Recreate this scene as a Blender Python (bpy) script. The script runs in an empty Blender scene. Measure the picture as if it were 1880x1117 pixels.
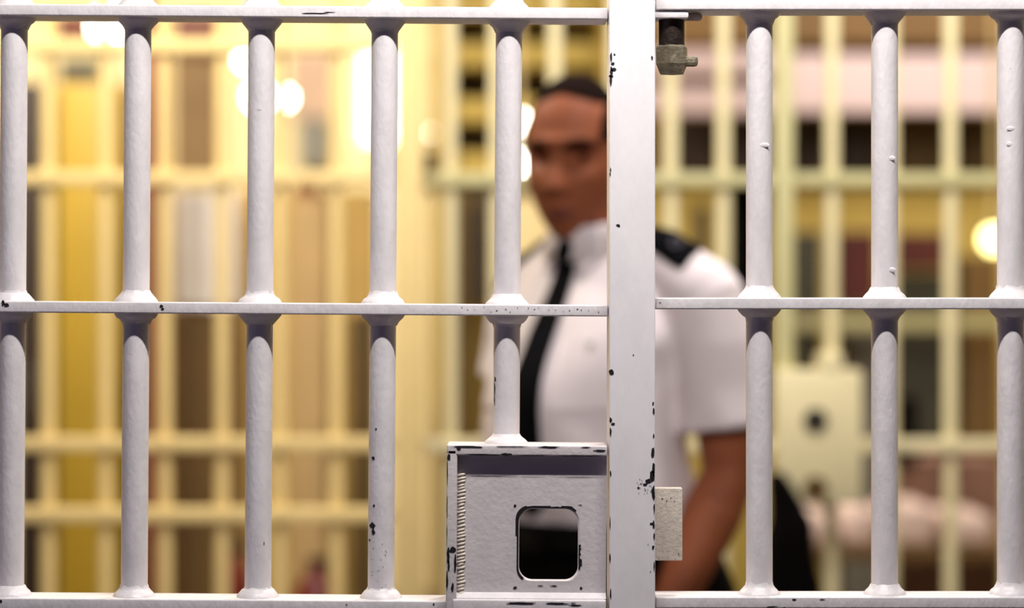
import bpy, bmesh, math, random
from mathutils import Vector, Matrix, Euler
from mathutils.bvhtree import BVHTree
random.seed(7)
S = bpy.context.scene
COL = S.collection
PI = math.pi

# ------------------------------------------------------------ camera, world, lights, exposure
K = 36.0 / 85.0 / 1880.0            # metres per photo pixel, per metre of distance
CZ = 1.38                           # camera height
DF = 2.27                           # distance to the front bars
cam = bpy.data.cameras.new('camera')
cam.lens = 85; cam.sensor_width = 36; cam.sensor_fit = 'HORIZONTAL'
cam.clip_start = 0.05; cam.clip_end = 100
cam.dof.use_dof = True; cam.dof.focus_distance = DF - 0.02; cam.dof.aperture_fstop = 2.25
cam.dof.aperture_blades = 8
co = bpy.data.objects.new('camera', cam); COL.objects.link(co)
co.location = (0, 0, CZ); co.rotation_euler = (PI / 2, 0, 0)
S.camera = co

w = bpy.data.worlds.new('world'); S.world = w; w.use_nodes = True
w.node_tree.nodes['Background'].inputs[0].default_value = (0.66, 0.60, 1.0, 1)
w.node_tree.nodes['Background'].inputs[1].default_value = 0.03


def area(name, loc, target, size, power, col, shape='DISK', sy=None):
    l = bpy.data.lights.new(name, 'AREA'); l.shape = shape; l.size = size
    if sy: l.size_y = sy
    l.energy = power; l.color = col
    o = bpy.data.objects.new(name, l); COL.objects.link(o)
    o.location = loc
    o.rotation_euler = (Vector(target) - Vector(loc)).to_track_quat('-Z', 'Y').to_euler()
    return o


area('corridor_strip_lamp', (0.14, 1.72, 2.38), (0.14, 2.27, 1.45), 1.15, 21, (1.0, 0.96, 0.93), 'RECTANGLE', 0.035)
area('corridor_blue_fill', (-1.9, 0.3, 0.5), (-0.3, 2.27, 1.0), 1.2, 2.5, (0.54, 0.48, 1.0))  # added bluish fill from low left, no actual window behind it
area('wing_lamp_near', (-0.9, 4.2, 2.85), (-1.0, 4.85, 1.0), 0.4, 36, (1.0, 0.91, 0.76))
area('wing_fill_right', (1.1, 4.2, 2.7), (1.0, 4.85, 1.0), 0.4, 14, (1.0, 0.94, 0.84))  # added fill to brighten the right rear bars
area('wing_lamp_officer', (0.55, 3.52, 3.2), (0.25, 3.7, 1.0), 0.3, 33, (1.0, 0.92, 0.90))
area('wing_lamp_left', (-1.7, 8.2, 3.85), (-1.5, 10.4, 1.9), 0.9, 170, (1.0, 0.93, 0.80))
area('wing_lamp_mid', (-1.3, 5.95, 2.9), (-1.2, 7.3, 1.3), 0.4, 46, (1.0, 0.9, 0.76))
area('wing_lamp_right', (1.7, 7.3, 3.6), (1.7, 8.8, 1.8), 0.6, 46, (1.0, 0.88, 0.80))

vs = S.view_settings
vs.view_transform = 'Standard'; vs.look = 'None'; vs.gamma = 1; vs.use_curve_mapping = False
vs.exposure = 0.25


# ------------------------------------------------------------ materials
def lin(c):
    return tuple(((v / 255) / 12.92 if v / 255 <= 0.04045 else ((v / 255 + 0.055) / 1.055) ** 2.4) for v in c)


def mat(name, rgb, rough=0.5, metal=0.0, mott=0.0, mscale=8, bump=0.0, bscale=60, emit=None, stretch=None, spec=0.5, rgb2=None):
    m = bpy.data.materials.new(name); m.use_nodes = True
    nt = m.node_tree; b = nt.nodes['Principled BSDF']
    c = lin(rgb)
    b.inputs['Base Color'].default_value = (*c, 1)
    b.inputs['Roughness'].default_value = rough
    b.inputs['Metallic'].default_value = metal
    b.inputs['Specular IOR Level'].default_value = spec
    tc = nt.nodes.new('ShaderNodeTexCoord')
    src = tc.outputs['Object']
    if stretch:
        mp = nt.nodes.new('ShaderNodeMapping'); mp.inputs['Scale'].default_value = stretch
        nt.links.new(src, mp.inputs['Vector']); src = mp.outputs[0]
    if mott:
        n = nt.nodes.new('ShaderNodeTexNoise'); n.inputs['Scale'].default_value = mscale
        n.inputs['Detail'].default_value = 5
        nt.links.new(src, n.inputs['Vector'])
        r = nt.nodes.new('ShaderNodeValToRGB')
        r.color_ramp.elements[0].position = 0.35; r.color_ramp.elements[1].position = 0.65
        c2 = lin(rgb2) if rgb2 else tuple(v * (1 - mott) for v in c)
        r.color_ramp.elements[0].color = (*c2, 1); r.color_ramp.elements[1].color = (*c, 1)
        nt.links.new(n.outputs['Fac'], r.inputs[0]); nt.links.new(r.outputs[0], b.inputs['Base Color'])
    if bump:
        n = nt.nodes.new('ShaderNodeTexNoise'); n.inputs['Scale'].default_value = bscale
        n.inputs['Detail'].default_value = 4
        nt.links.new(src, n.inputs['Vector'])
        bp = nt.nodes.new('ShaderNodeBump'); bp.inputs['Strength'].default_value = bump
        bp.inputs['Distance'].default_value = 0.002
        nt.links.new(n.outputs['Fac'], bp.inputs['Height']); nt.links.new(bp.outputs[0], b.inputs['Normal'])
    if emit:
        b.inputs['Emission Color'].default_value = (*lin(emit[0]), 1)
        b.inputs['Emission Strength'].default_value = emit[1]
    return m


M = {}
M['paint'] = mat('white_enamel', (228, 222, 223), 0.38, mott=0.10, mscale=70, bump=0.25, bscale=260, stretch=(1, 1, .5))
M['paint_post'] = mat('white_enamel_post', (236, 231, 232), 0.34, mott=0.05, mscale=40, bump=0.18, bscale=160, stretch=(1, 1, .3))
M['paint_plate'] = mat('aged_enamel', (214, 206, 206), 0.42, mott=0.07, mscale=60, bump=0.22, bscale=220)
M['chip'] = mat('bare_dark_steel', (16, 12, 18), 0.6)
M['bead'] = mat('painted_weld', (226, 214, 200), 0.4, mott=0.16, mscale=160, bump=0.4, bscale=300)
M['rust'] = mat('dark_rusty_steel', (46, 32, 26), 0.5, metal=0.4, mott=0.5, mscale=90, bump=0.6, bscale=200)
M['nut'] = mat('worn_grey_steel', (128, 118, 98), 0.5, metal=0.3, mott=0.4, mscale=120, bump=0.6, bscale=220)
M['cream'] = mat('cream_gloss', (238, 212, 146), 0.4, mott=0.06, mscale=12, bump=0.1)
M['cream_pale'] = mat('pale_cream_gloss', (234, 222, 176), 0.4, mott=0.06, mscale=12, bump=0.1)
M['cream_green_shade'] = mat('green_cream_and_shade_gloss', (196, 190, 140), 0.4, mott=0.06, mscale=12, bump=0.1)  # the upright's own green cream; on the rear rails it holds their shade
M['hole'] = mat('dark_hole_shade', (30, 24, 14), 0.7)  # dark tone standing for the shade inside a hole
M['brass'] = mat('old_brass', (110, 82, 40), 0.5, metal=0.5, mott=0.3, mscale=60)
M['wall_cream'] = mat('cream_wall', (238, 220, 170), 0.8, mott=0.08, mscale=3, bump=0.2, bscale=90)
M['wall_tan'] = mat('tan_wall', (190, 156, 84), 0.75, mott=0.14, mscale=2.5, bump=0.2, bscale=90)
M['floor'] = mat('polished_floor', (84, 70, 54), 0.3, mott=0.15, mscale=5)
M['ceiling'] = mat('ceiling_paint', (120, 98, 60), 0.8, mott=0.06)
M['mustard'] = mat('mustard_paint', (172, 140, 34), 0.5, mott=0.16, mscale=4, stretch=(1, 1, .3))
M['darkbrown'] = mat('dark_brown_paint', (40, 22, 5), 0.6, mott=0.2, mscale=6)
M['redbrown'] = mat('red_brown_paint', (112, 50, 20), 0.55, mott=0.2, mscale=6)
M['olive'] = mat('olive_paint', (84, 62, 8), 0.6, mott=0.2, mscale=5)
M['pink'] = mat('pinkish_white_paint', (226, 204, 204), 0.7, mott=0.05, mscale=3)
M['yellow'] = mat('pale_yellow_paint', (196, 170, 84), 0.7, mott=0.08, mscale=3)
M['grey'] = mat('grey_metal', (120, 116, 104), 0.5, mott=0.15, mscale=5)
M['darkgrey'] = mat('dark_grey_green', (62, 60, 46), 0.6, mott=0.2, mscale=5)
M['maroon'] = mat('maroon_paint', (84, 22, 14), 0.5, mott=0.2, mscale=6)
M['black'] = mat('black_cloth', (8, 6, 6), 0.95, mott=0.2, spec=0.05)
M['white'] = mat('white_board', (252, 244, 232), 0.5, mott=0.04)
M['brownboard'] = mat('brown_board', (122, 92, 46), 0.6, mott=0.2, mscale=4)
M['red'] = mat('dark_red_enamel', (110, 20, 8), 0.35)
M['linen'] = mat('pinkish_linen', (246, 220, 210), 0.85, mott=0.1, mscale=9, bump=0.5, bscale=20)
M['lampglass'] = mat('lamp_glass', (255, 250, 238), 0.4, emit=((255, 246, 224), 16))
M['lampwarm'] = mat('warm_lamp_glass', (255, 240, 190), 0.4, emit=((255, 238, 150), 6))
M['skin'] = mat('skin', (156, 88, 56), 0.6, spec=0.25, mott=0.16, mscale=14, bump=0.15, bscale=120)
M['lip'] = mat('lip_skin', (112, 50, 38), 0.6)
M['lid_shade'] = mat('eyelid_skin_shaded', (92, 46, 28), 0.7, spec=0.1)  # darkened lid colour carries the shade of the eye socket
M['eye_shaded'] = mat('eye_white_shaded', (60, 42, 34), 0.8, spec=0.05)  # socket shade is put into this dark colour of the eye whites
M['iris'] = mat('iris', (22, 14, 10), 0.7, spec=0.1)
M['hair'] = mat('short_dark_hair', (26, 12, 7), 1.0, spec=0.1, mott=0.4, mscale=120, bump=0.8, bscale=300)
M['shirt'] = mat('white_shirt_cotton', (238, 226, 226), 0.85, mott=0.03, mscale=20, bump=0.5, bscale=14)
M['button'] = mat('shirt_button', (210, 205, 200), 0.4)
M['trouser'] = mat('black_trouser_cloth', (7, 6, 8), 0.95, mott=0.2, spec=0.1)
M['tie'] = mat('black_tie', (5, 5, 8), 0.95, spec=0.1)
M['leather'] = mat('black_leather', (6, 5, 5), 0.7, spec=0.15)
M['steel'] = mat('steel', (150, 150, 150), 0.35, metal=0.8)
M['insignia'] = mat('grey_insignia_thread', (92, 88, 98), 0.6)
M['window'] = mat('bright_daylit_window', (255, 255, 250), 0.4, emit=((255, 252, 240), 3.2))


# ------------------------------------------------------------ object helpers
BASE = {}


def tag(o, label=None, cat=None, group=None, kind=None):
    if label: o['label'] = label
    if cat: o['category'] = cat
    if group: o['group'] = group
    if kind: o['kind'] = kind
    return o


def thing(name, label, cat, loc=(0, 0, 0), group=None):
    o = bpy.data.objects.new(name, None); COL.objects.link(o)
    o.empty_display_size = 0.05
    o.location = loc; BASE[o] = Vector(loc)
    return tag(o, label, cat, group)


def base_of(o):
    return BASE.get(o, Vector((0, 0, 0)))


def obj(name, bm, mats, parent=None, smooth=True, origin=None):
    """mesh given in world coordinates; stored relative to the parent thing's base"""
    me = bpy.data.meshes.new(name)
    bmesh.ops.recalc_face_normals(bm, faces=[f for f in bm.faces if f.material_index == 0])
    o = bpy.data.objects.new(name, me); COL.objects.link(o)
    if parent is not None:
        off = base_of(parent); BASE[o] = off; o.parent = parent
        bmesh.ops.translate(bm, verts=bm.verts[:], vec=-off)
    elif origin is not None:
        bmesh.ops.translate(bm, verts=bm.verts[:], vec=-Vector(origin)); o.location = origin; BASE[o] = Vector(origin)
    bm.to_mesh(me); bm.free()
    for m in (mats if isinstance(mats, (list, tuple)) else [mats]): me.materials.append(m)
    if smooth:
        for p in me.polygons: p.use_smooth = True
        me.set_sharp_from_angle(angle=math.radians(38))
    return o


def box(bm, x0, x1, y0, y1, z0, z1, bev=0.0, seg=2):
    t = bmesh.new()
    bmesh.ops.create_cube(t, size=1)
    for v in t.verts:
        v.co = Vector((x0 + (v.co.x + .5) * (x1 - x0), y0 + (v.co.y + .5) * (y1 - y0), z0 + (v.co.z + .5) * (z1 - z0)))
    if bev:
        bmesh.ops.bevel(t, geom=t.edges[:], offset=bev, segments=seg, profile=.6, affect='EDGES')
    merge(bm, t)


def merge(bm, t, mi=None):
    me = bpy.data.meshes.new('tmp'); t.to_mesh(me); t.free()
    n = len(bm.faces)
    bm.from_mesh(me); bpy.data.meshes.remove(me)
    if mi is not None:
        bm.faces.ensure_lookup_table()
        for f in bm.faces[n:]: f.material_index = mi


def lathe(bm, cx, cy, prof, n=32, cap=True):
    rings = []
    for (z, r) in prof:
        rings.append([bm.verts.new((cx + r * math.cos(2 * PI * i / n), cy + r * math.sin(2 * PI * i / n), z)) for i in range(n)])
    for a, b in zip(rings, rings[1:]):
        for i in range(n):
            bm.faces.new((a[i], a[(i + 1) % n], b[(i + 1) % n], b[i]))
    if cap:
        bm.faces.new(rings[0][::-1]); bm.faces.new(rings[-1])


def tube(bm, pts, radii, n=20, flat=1.0, up=Vector((0, 1, 0)), dome=True):
    """tapered limb through pts with rounded ends; flat squeezes along 'up'"""
    P = [Vector(p) for p in pts]; R = list(radii)
    if dome:
        d0 = (P[0] - P[1]).normalized(); d1 = (P[-1] - P[-2]).normalized()
        P = [P[0] + d0 * R[0] * .9, P[0] + d0 * R[0] * .6] + P + [P[-1] + d1 * R[-1] * .6, P[-1] + d1 * R[-1] * .9]
        R = [R[0] * .35, R[0] * .8] + R + [R[-1] * .8, R[-1] * .35]
    rings = []
    for i, p in enumerate(P):
        d = (P[min(i + 1, len(P) - 1)] - P[max(i - 1, 0)]).normalized()
        s = d.cross(up)
        if s.length < 1e-3: s = d.cross(Vector((1, 0, 0)))
        s.normalize(); u = s.cross(d).normalized()
        rings.append([bm.verts.new(p + s * R[i] * math.cos(2 * PI * k / n) + u * R[i] * flat * math.sin(2 * PI * k / n)) for k in range(n)])
    for a, b in zip(rings, rings[1:]):
        for k in range(n):
            bm.faces.new((a[k], a[(k + 1) % n], b[(k + 1) % n], b[k]))
    bm.faces.new(rings[0][::-1]); bm.faces.new(rings[-1])


def cr(keys, m=5):
    """Catmull-Rom resampling of tuples"""
    out = []
    for i in range(len(keys) - 1):
        p0, p1, p2, p3 = keys[max(i - 1, 0)], keys[i], keys[i + 1], keys[min(i + 2, len(keys) - 1)]
        for j in range(m):
            t = j / m
            out.append(tuple(0.5 * (2 * b + (c - a) * t + (2 * a - 5 * b + 4 * c - d) * t * t + (3 * b - a - 3 * c + d) * t ** 3)
                             for a, b, c, d in zip(p0, p1, p2, p3)))
    out.append(keys[-1])
    return out


def loft(bm, keys, n=40, m=5, p=2.0):
    """stacked ellipses (z, cx, cy, rx, ry)"""
    rings = []
    for (z, cx, cy, rx, ry) in cr(keys, m):
        r = []
        for k in range(n):
            a = 2 * PI * k / n; c, s = math.cos(a), math.sin(a)
            r.append(bm.verts.new((cx + rx * math.copysign(abs(c) ** (2 / p), c), cy + ry * math.copysign(abs(s) ** (2 / p), s), z)))
        rings.append(r)
    for a, b in zip(rings, rings[1:]):
        for k in range(n):
            bm.faces.new((a[k], a[(k + 1) % n], b[(k + 1) % n], b[k]))
    bm.faces.new(rings[0][::-1]); bm.faces.new(rings[-1])


def X(px, d): return (px - 940) * K * d
def Z(py, d): return CZ - (py - 558.5) * K * d


def chip(bm, x, z, w_, h, yf, seed=0, n=11):
    """irregular patch of bare metal lying on a surface y = yf(x)"""
    rr = random.Random(seed * 77 + int(abs(x) * 9e4) + int(z * 7e4))
    vs_ = []
    for i in range(n):
        a = -2 * PI * i / n
        r = rr.uniform(.6, 1.12)
        xx = x + math.cos(a) * w_ / 2 * r; zz = z + math.sin(a) * h / 2 * r
        vs_.append(bm.verts.new((xx, yf(xx) - .00045, zz)))
    c = bm.verts.new((x, yf(x) - .00045, z))
    for i in range(n):
        f = bm.faces.new((c, vs_[(i + 1) % n], vs_[i])); f.material_index = 1
        f.normal_update()
        if f.normal.y > 0: f.normal_flip()


# ------------------------------------------------------------ FRONT BARRIER (in focus)
BR = 0.0125
RAILH = 0.0108
CH = [(0, .0200), (.0016, .0196), (.0042, .0176), (.0068, .0148), (.0090, .0131), (.011, .0124)]


def bar_part(parent, x, y, z0, z1, rails, mats, chips=(), r=BR):
    bm = bmesh.new()
    lathe(bm, x, y, [(z0, r), (z1, r)], n=40)
    yf = lambda xx: y - math.sqrt(max(r * r - (xx - x) ** 2, 0))
    for (cx_, cz_, w_, h_) in chips: chip(bm, cx_, cz_, w_, h_, yf)
    b = obj('bar', bm, mats, parent)
    for zr, up, dn in rails:
        for s, on in ((1, up), (-1, dn)):
            if not on: continue
            bm = bmesh.new()
            rr = random.Random(int(x * 1000) + int(zr * 500) + s)
            pr = [(zr + s * (RAILH / 2 - .0006 + h * rr.uniform(.9, 1.15)), q) for h, q in CH]
            lathe(bm, x, y, pr, n=36)
            for v in bm.verts:
                v.co.x += .0007 * math.sin(v.co.y * 900 + zr * 50 + x * 300)
            obj('weld_collar', bm, M['paint'], b)
    return b


def rail_part(parent, x0, x1, zc, y, mats, chips=(), depth=.048):
    bm = bmesh.new()
    box(bm, x0, x1, y - depth / 2, y + depth / 2, zc - RAILH / 2, zc + RAILH / 2, .0016, 3)
    yf = lambda xx: y - depth / 2
    for (cx_, cz_, w_, h_) in chips: chip(bm, cx_, cz_, w_, h_, yf)
    return obj('rail', bm, mats, parent)


MP = [M['paint'], M['chip']]
kf = K * (DF - .024)     # px size on the rails' front face
kb = K * DF             # px size in the bars' plane
xf = lambda p: (p - 940) * kf
zf = lambda p: CZ - (p - 558.5) * kf
xb = lambda p: (p - 940) * kb
zb = lambda p: CZ - (p - 558.5) * kb

# ---- left gate, sagging by a third of a degree
TH = math.radians(0.39)
piv = Vector((xf(1118), DF, zf(571)))
gbase = Vector((xf(1118) - .45, DF, 0.04))
gate = thing('barred_gate', 'white painted steel bar gate with square lock box left of the wide flat post', 'gate', gbase)
step = 546 * kf
zmid = zf(571)
GR = [zmid + step * i for i in (-3, -2, -1, 0, 1, 2)]
GR = [GR[0] - step + .02] + GR
bx0, bx1 = (822 - 940) * K * 2.235, (1116.6 - 940) * K * 2.235
bz1 = CZ - (819 - 558.5) * K * 2.235
bz0 = CZ - (1127 - 558.5) * K * 2.235
railchips = {zmid: [(xf(12), zf(568), .006, .004), (xf(6), zf(564), .003, .006), (xf(296), zf(568), .004, .003), (xf(299), zf(573), .0035, .002)] +
                   [(xf(850 + q * 13 + random.uniform(-5, 5)), zf(571 + random.uniform(-6, 5)), random.uniform(.0006, .0022), .0008) for q in range(20)],
             zmid + step: [(xf(575), zf(28), .026, .0011), (xf(600), zf(26), .012, .0008)],
             zmid - step: [(xf(5), zf(1112), .003, .003), (xf(800), zf(1112), .002, .002), (xf(640), zf(1114), .002, .001)]}
for zr in GR:
    x1 = bx0 + .004 if abs(zr - (zmid - step)) < .01 else xf(1117) - (zr - zmid) * TH - .0006
    rail_part(gate, xf(-560), x1, zr, DF, MP, railchips.get(zr, ()))
top_z, bot_z = GR[-1], GR[0]
for i, p in enumerate((-431, -204, 23, 250, 477, 703, 931)):
    x = xb(p)
    ch = []
    if p == 703:
        ch = [(xb(688), zb(843), .0036, .0032), (xb(690), zb(930), .0022, .003), (xb(687), zb(966), .0060, .0060), (xb(689), zb(978), .0036, .008),
              (xb(682), zb(994), .002, .0025), (xb(693), zb(790), .002, .0022), (xb(706), zb(1000), .001, .001), (xb(712), zb(1020), .001, .001)]
        ch += [(xb(random.uniform(685, 718)), zb(random.uniform(985, 1080)), .0009, .0009) for _ in range(14)]
    if p == 931:
        ch = [(xb(909), zb(715), .0012, .014), (xb(910), zb(698), .0018, .005), (xb(909), zb(735), .001, .012)]
    if p == 477:
        ch = [(xb(490), zb(1000), .0008, .004), (xb(476), zb(208), .005, .0004), (xb(478), zb(640), .0007, .0007)]
    if p == 250:
        ch = [(xb(262), zb(640), .0005, .0005)]
    if p == 931:
        bar_part(gate, x, DF, bz1 - .001, top_z, [(z, z != top_z, 1) for z in GR if z > bz1] , MP, ch)
        bm = bmesh.new()
        lathe(bm, x, DF, [(bz1 + h * .8, q + .0005) for h, q in CH], n=36); obj('weld_collar', bm, M['paint'], gate)
    else:
        bar_part(gate, x, DF, bot_z, top_z, [(z, z != top_z, z != bot_z) for z in GR], MP, ch)
for p in (-560,):
    bm = bmesh.new(); box(bm, xf(-600), xf(-556), DF - .025, DF + .025, .04, top_z + .02, .002); obj('stile', bm, MP, gate)

# lock box: lip frame, recessed plate with a rounded viewing hole, weld bead
yF = 2.235
rec = .0088
lb = thing('lock_box', None, None); BASE[lb] = gbase
COL.objects.unlink(lb); bpy.data.objects.remove(lb)
lipw = .0100
bm = bmesh.new()
box(bm, bx0, bx1, yF, yF + .055, bz1 - lipw, bz1, .0018, 3)
fy = lambda xx: yF
for (a, b, zz, h) in ((826, 900, 822.5, .0017), (840, 848, 826, .0035), (905, 975, 821.5, .001), (985, 1030, 822, .0021), (1066, 1086, 822, .0013),
                      (846, 935, 837, .0019), (920, 945, 836.5, .0030), (945, 1010, 838, .001), (1020, 1110, 838, .0012), (1090, 1116, 828, .002)):
    chip(bm, X((a + b) / 2, yF), Z(zz, yF), (b - a) * K * yF, h, fy, n=18)
lock = obj('lock_box_frame', bm, [M['paint_plate'], M['chip']], gate)
bm = bmesh.new(); box(bm, bx0, bx0 + .0098, yF, yF + .055, bz0, bz1 - lipw * .4, .0018, 3)
for (zz0, zz1, cx_, w_) in ((835, 848, 826, .0035), (842, 900, 823.2, .0011), (905, 960, 823, .0009), (960, 1003, 823, .0007),
                            (1006, 1040, 826, .0030), (1006, 1018, 834, .0065), (1020, 1060, 839, .0026), (1030, 1052, 827, .0020), (1050, 1088, 824, .0022), (1072, 1090, 834, .0028)):
    chip(bm, X(cx_, yF), Z((zz0 + zz1) / 2, yF), w_, (zz1 - zz0) * K * yF, fy, n=15)
obj('lock_box_frame', bm, [M['paint_plate'], M['chip']], gate)
bm = bmesh.new(); box(bm, bx0 + .006, bx1, yF - .001, yF + .055, bz0, Z(1102, yF), .0022, 3)
for (a, b, zz, h) in ((930, 992, 1109, .0022), (1003, 1050, 1109, .0018), (1050, 1062, 1108, .001), (1045, 1075, 1112, .0012)):
    chip(bm, X((a + b) / 2, yF), Z(zz, yF), (b - a) * K * yF, h, lambda q: yF - .001, n=18)
obj('lock_box_frame', bm, [M['paint'], M['chip']], gate)
# plate with hole
yP = yF + rec
px0, px1, pz0, pz1 = bx0 + .004, bx1, bz0 + .004, bz1 - .003
hx0, hx1 = X(956, yP), X(1064, yP); hz1, hz0 = Z(936, yP), Z(1066, yP)
hcx, hcz = (hx0 + hx1) / 2, (hz0 + hz1) / 2
hw, hh, hr = (hx1 - hx0) / 2, (hz1 - hz0) / 2, .0125


def ray_rect(a, x0, x1, z0, z1):
    c, s = math.cos(a), math.sin(a); t = 1e9
    if c > 1e-9: t = min(t, (x1 - hcx) / c)
    if c < -1e-9: t = min(t, (x0 - hcx) / c)
    if s > 1e-9: t = min(t, (z1 - hcz) / s)
    if s < -1e-9: t = min(t, (z0 - hcz) / s)
    return hcx + c * t, hcz + s * t


def ray_round(a, g=0.0):
    c, s = math.cos(a), math.sin(a)
    lo, hi = 0, .2
    for _ in range(40):
        t = (lo + hi) / 2; x, z = abs(c * t), abs(s * t)
        qx, qz = max(x - (hw + g - hr), 0), max(z - (hh + g - hr), 0)
        inside = x <= hw + g and z <= hh + g and (qx * qx + qz * qz <= hr * hr or qx == 0 or qz == 0)
        if inside: lo = t
        else: hi = t
    return hcx + c * lo, hcz + s * lo


angs = sorted([2 * PI * i / 120 - PI for i in range(120)] + [math.atan2(z - hcz, x - hcx) for x in (px0, px1) for z in (pz0, pz1)])
bm = bmesh.new(); ringset = []
for (fn, y) in ((lambda a: ray_rect(a, px0, px1, pz0, pz1), yP + .005), (lambda a: ray_rect(a, px0, px1, pz0, pz1), yP), (lambda a: ray_round(a, .0012), yP),
                (lambda a: ray_round(a), yP + .0012), (lambda a: ray_round(a), yP + .005)):
    ringset.append([bm.verts.new((fn(a)[0], y, fn(a)[1])) for a in angs])
n = len(angs)
for a, b in zip(ringset, ringset[1:] + ringset[:1]):
    for i in range(n): bm.faces.new((a[i], a[(i + 1) % n], b[(i + 1) % n], b[i]))
fp = lambda xx: yP
# dark worn rim of the hole: top, upper left, right lower
rr = random.Random(3)
for i in range(n):
    a = angs[i]; dg = math.degrees(a)
    wid = 0
    if 50 < dg < 160: wid = .0013 + .0006 * rr.random()
    if 55 < dg < 70 or 84 < dg < 112: wid = .0022
    if 118 < dg < 140: wid = .0025
    if 140 <= dg < 176: wid = .0026
    if 165 < dg or dg < -128: wid = .0014
    if -42 < dg < -2: wid = .0010 + .0012 * rr.random()
    if -34 < dg < -26: wid = .003
    if wid:
        a2 = angs[(i + 1) % n]
        p0, p1, q0, q1 = ray_round(a, .0006), ray_round(a2, .0006), ray_round(a, .0008 + wid), ray_round(a2, .0008 + wid)
        f = bm.faces.new([bm.verts.new((p[0], yP - .0004, p[1])) for p in (p0, p1, q1, q0)]); f.material_index = 1
for (cx_, cz_, w_, h_) in ((948, 930, .0032, .0028), (1068, 928, .005, .0008), (949, 1081, .0036, .003), (1070, 1081, .0034, .003),
                           (995, 1077, .006, .0012), (1020, 1077, .008, .0012)):
    chip(bm, X(cx_, yP), Z(cz_, yP), w_, h_, fp)
obj('lock_plate', bm, [M['paint_plate'], M['chip']], gate, smooth=False)
# weld bead down the left inside corner + along the bottom
bm = bmesh.new()
zz = Z(1097, yP)
rr = random.Random(5)
while zz < Z(872, yP):
    t = bmesh.new(); bmesh.ops.create_icosphere(t, subdivisions=2, radius=1)
    sx = rr.uniform(.0034, .0052)
    for v in t.verts:
        v.co = Vector((X(849, yP) + v.co.x * sx + rr.uniform(-.0001, .0001), yP + .0005 + v.co.y * .0026, zz + v.co.z * .0018 + v.co.x * .0010))
    merge(bm, t); zz += rr.uniform(.0026, .0038)
obj('weld_bead', bm, M['bead'], gate)
bm = bmesh.new()
vsb = [(bx0 + .008, yP + .001, Z(1088, yP)), (bx1, yP + .001, Z(1088, yP)), (bx1, yF + .002, Z(1101, yF)), (bx0 + .008, yF + .002, Z(1101, yF))]
f = bm.faces.new([bm.verts.new(v) for v in vsb])
r_ = bmesh.ops.extrude_face_region(bm, geom=[f])
for v in [g for g in r_['geom'] if isinstance(g, bmesh.types.BMVert)]: v.co += Vector((0, .006, -.012))
obj('weld_bead', bm, M['paint'], gate)

# ---- wide flat post
yPo = 2.232
post_x0, post_x1 = (1118.5 - 940) * K * yPo, (1203 - 940) * K * yPo
bm = bmesh.new()
box(bm, post_x0, post_x1, yPo, yPo + .058, 0.0, 2.30, .0014, 3)
fo = lambda xx: yPo
PX = lambda p: (p - 940) * K * yPo
PZ = lambda p: CZ - (p - 558.5) * K * yPo
rr = random.Random(11)
pc = [(1135, 414, 8, 6), (1197, 106, 4, 11), (1122, 104, 5, 20), (1123, 130, 7, 18), (1127, 128, 12, 7), (1121, 147, 5, 22), (1128, 100, 4, 4), (1125, 117, 8, 5), (1122, 140, 9, 6),
      (1123, 684, 11, 13), (1121, 772, 5, 12), (1125, 779, 9, 5), (1121, 793, 4, 20), (1121, 312, 3, 12), (1120, 320, 3, 8),
      (1200, 755, 4, 14), (1199, 741, 4, 8), (1199, 832, 7, 22), (1200, 862, 6, 34), (1197, 876, 12, 26), (1190, 884, 14, 10), (1199, 905, 8, 30), (1184, 890, 10, 5),
      (1172, 896, 5, 4), (1177, 889, 4, 2), (1201, 935, 3, 24), (1200, 965, 4, 18), (1196, 962, 7, 4), (1201, 985, 3, 14), (1199, 1005, 5, 9), (1201, 1040, 3, 20), (1200, 800, 3, 10),
      (1120, 1025, 3, 20), (1120, 960, 2, 30), (1121, 1090, 3, 24), (1121, 870, 3, 14), (1163, 652, 3, 3), (1190, 1000, 2, 2), (1194, 1050, 2, 3)]
for (cx_, cz_, w_, h_) in pc: chip(bm, PX(cx_), PZ(cz_), w_ * K * yPo, h_ * K * yPo, fo)
for _ in range(26): chip(bm, PX(rr.uniform(1170, 1199)), PZ(rr.uniform(880, 912)), .0009, .0009, fo)
post = obj('gate_post', bm, [M['paint_post'], M['chip']], None, origin=((post_x0 + post_x1) / 2, yPo + .029, 0))
tag(post, 'wide flat white steel post with chipped edges between the two barred sections', 'post')

# ---- right barred panel
pbase = Vector((xf(1204) + .3, DF, 0.04))
panel = thing('barred_screen', 'fixed white steel bar panel right of the wide flat post', 'bars', pbase)
zmr = zf(557.5); st2 = 550 * kf
PR = [zmr + st2 * i for i in (-3, -2, -1, 0, 1, 2)]
PR = [PR[0] - st2 + .02] + PR
for zr in PR:
    ch = []
    if abs(zr - (zmr - st2)) < .01: ch = [(xf(1458), zf(1101), .005, .0016), (xf(1510), zf(1101), .006, .0013), (xf(1416), zf(1115), .012, .0018), (xf(1440), zf(1116), .004, .001)]
    if zr == zmr: ch = [(xf(1212), zf(556), .002, .001)]
    rail_part(panel, xf(1204.5), xf(2440), zr, DF, MP, ch)
for p in (1394, 1624, 1855, 2085, 2315):
    ch = []
    if p == 1855: ch = [(xb(1850), zb(128), .0006, .0006)]
    b = bar_part(panel, xb(p), DF, PR[0], PR[-1], [(z, z != PR[-1], z != PR[0]) for z in PR], MP, ch)
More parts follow.
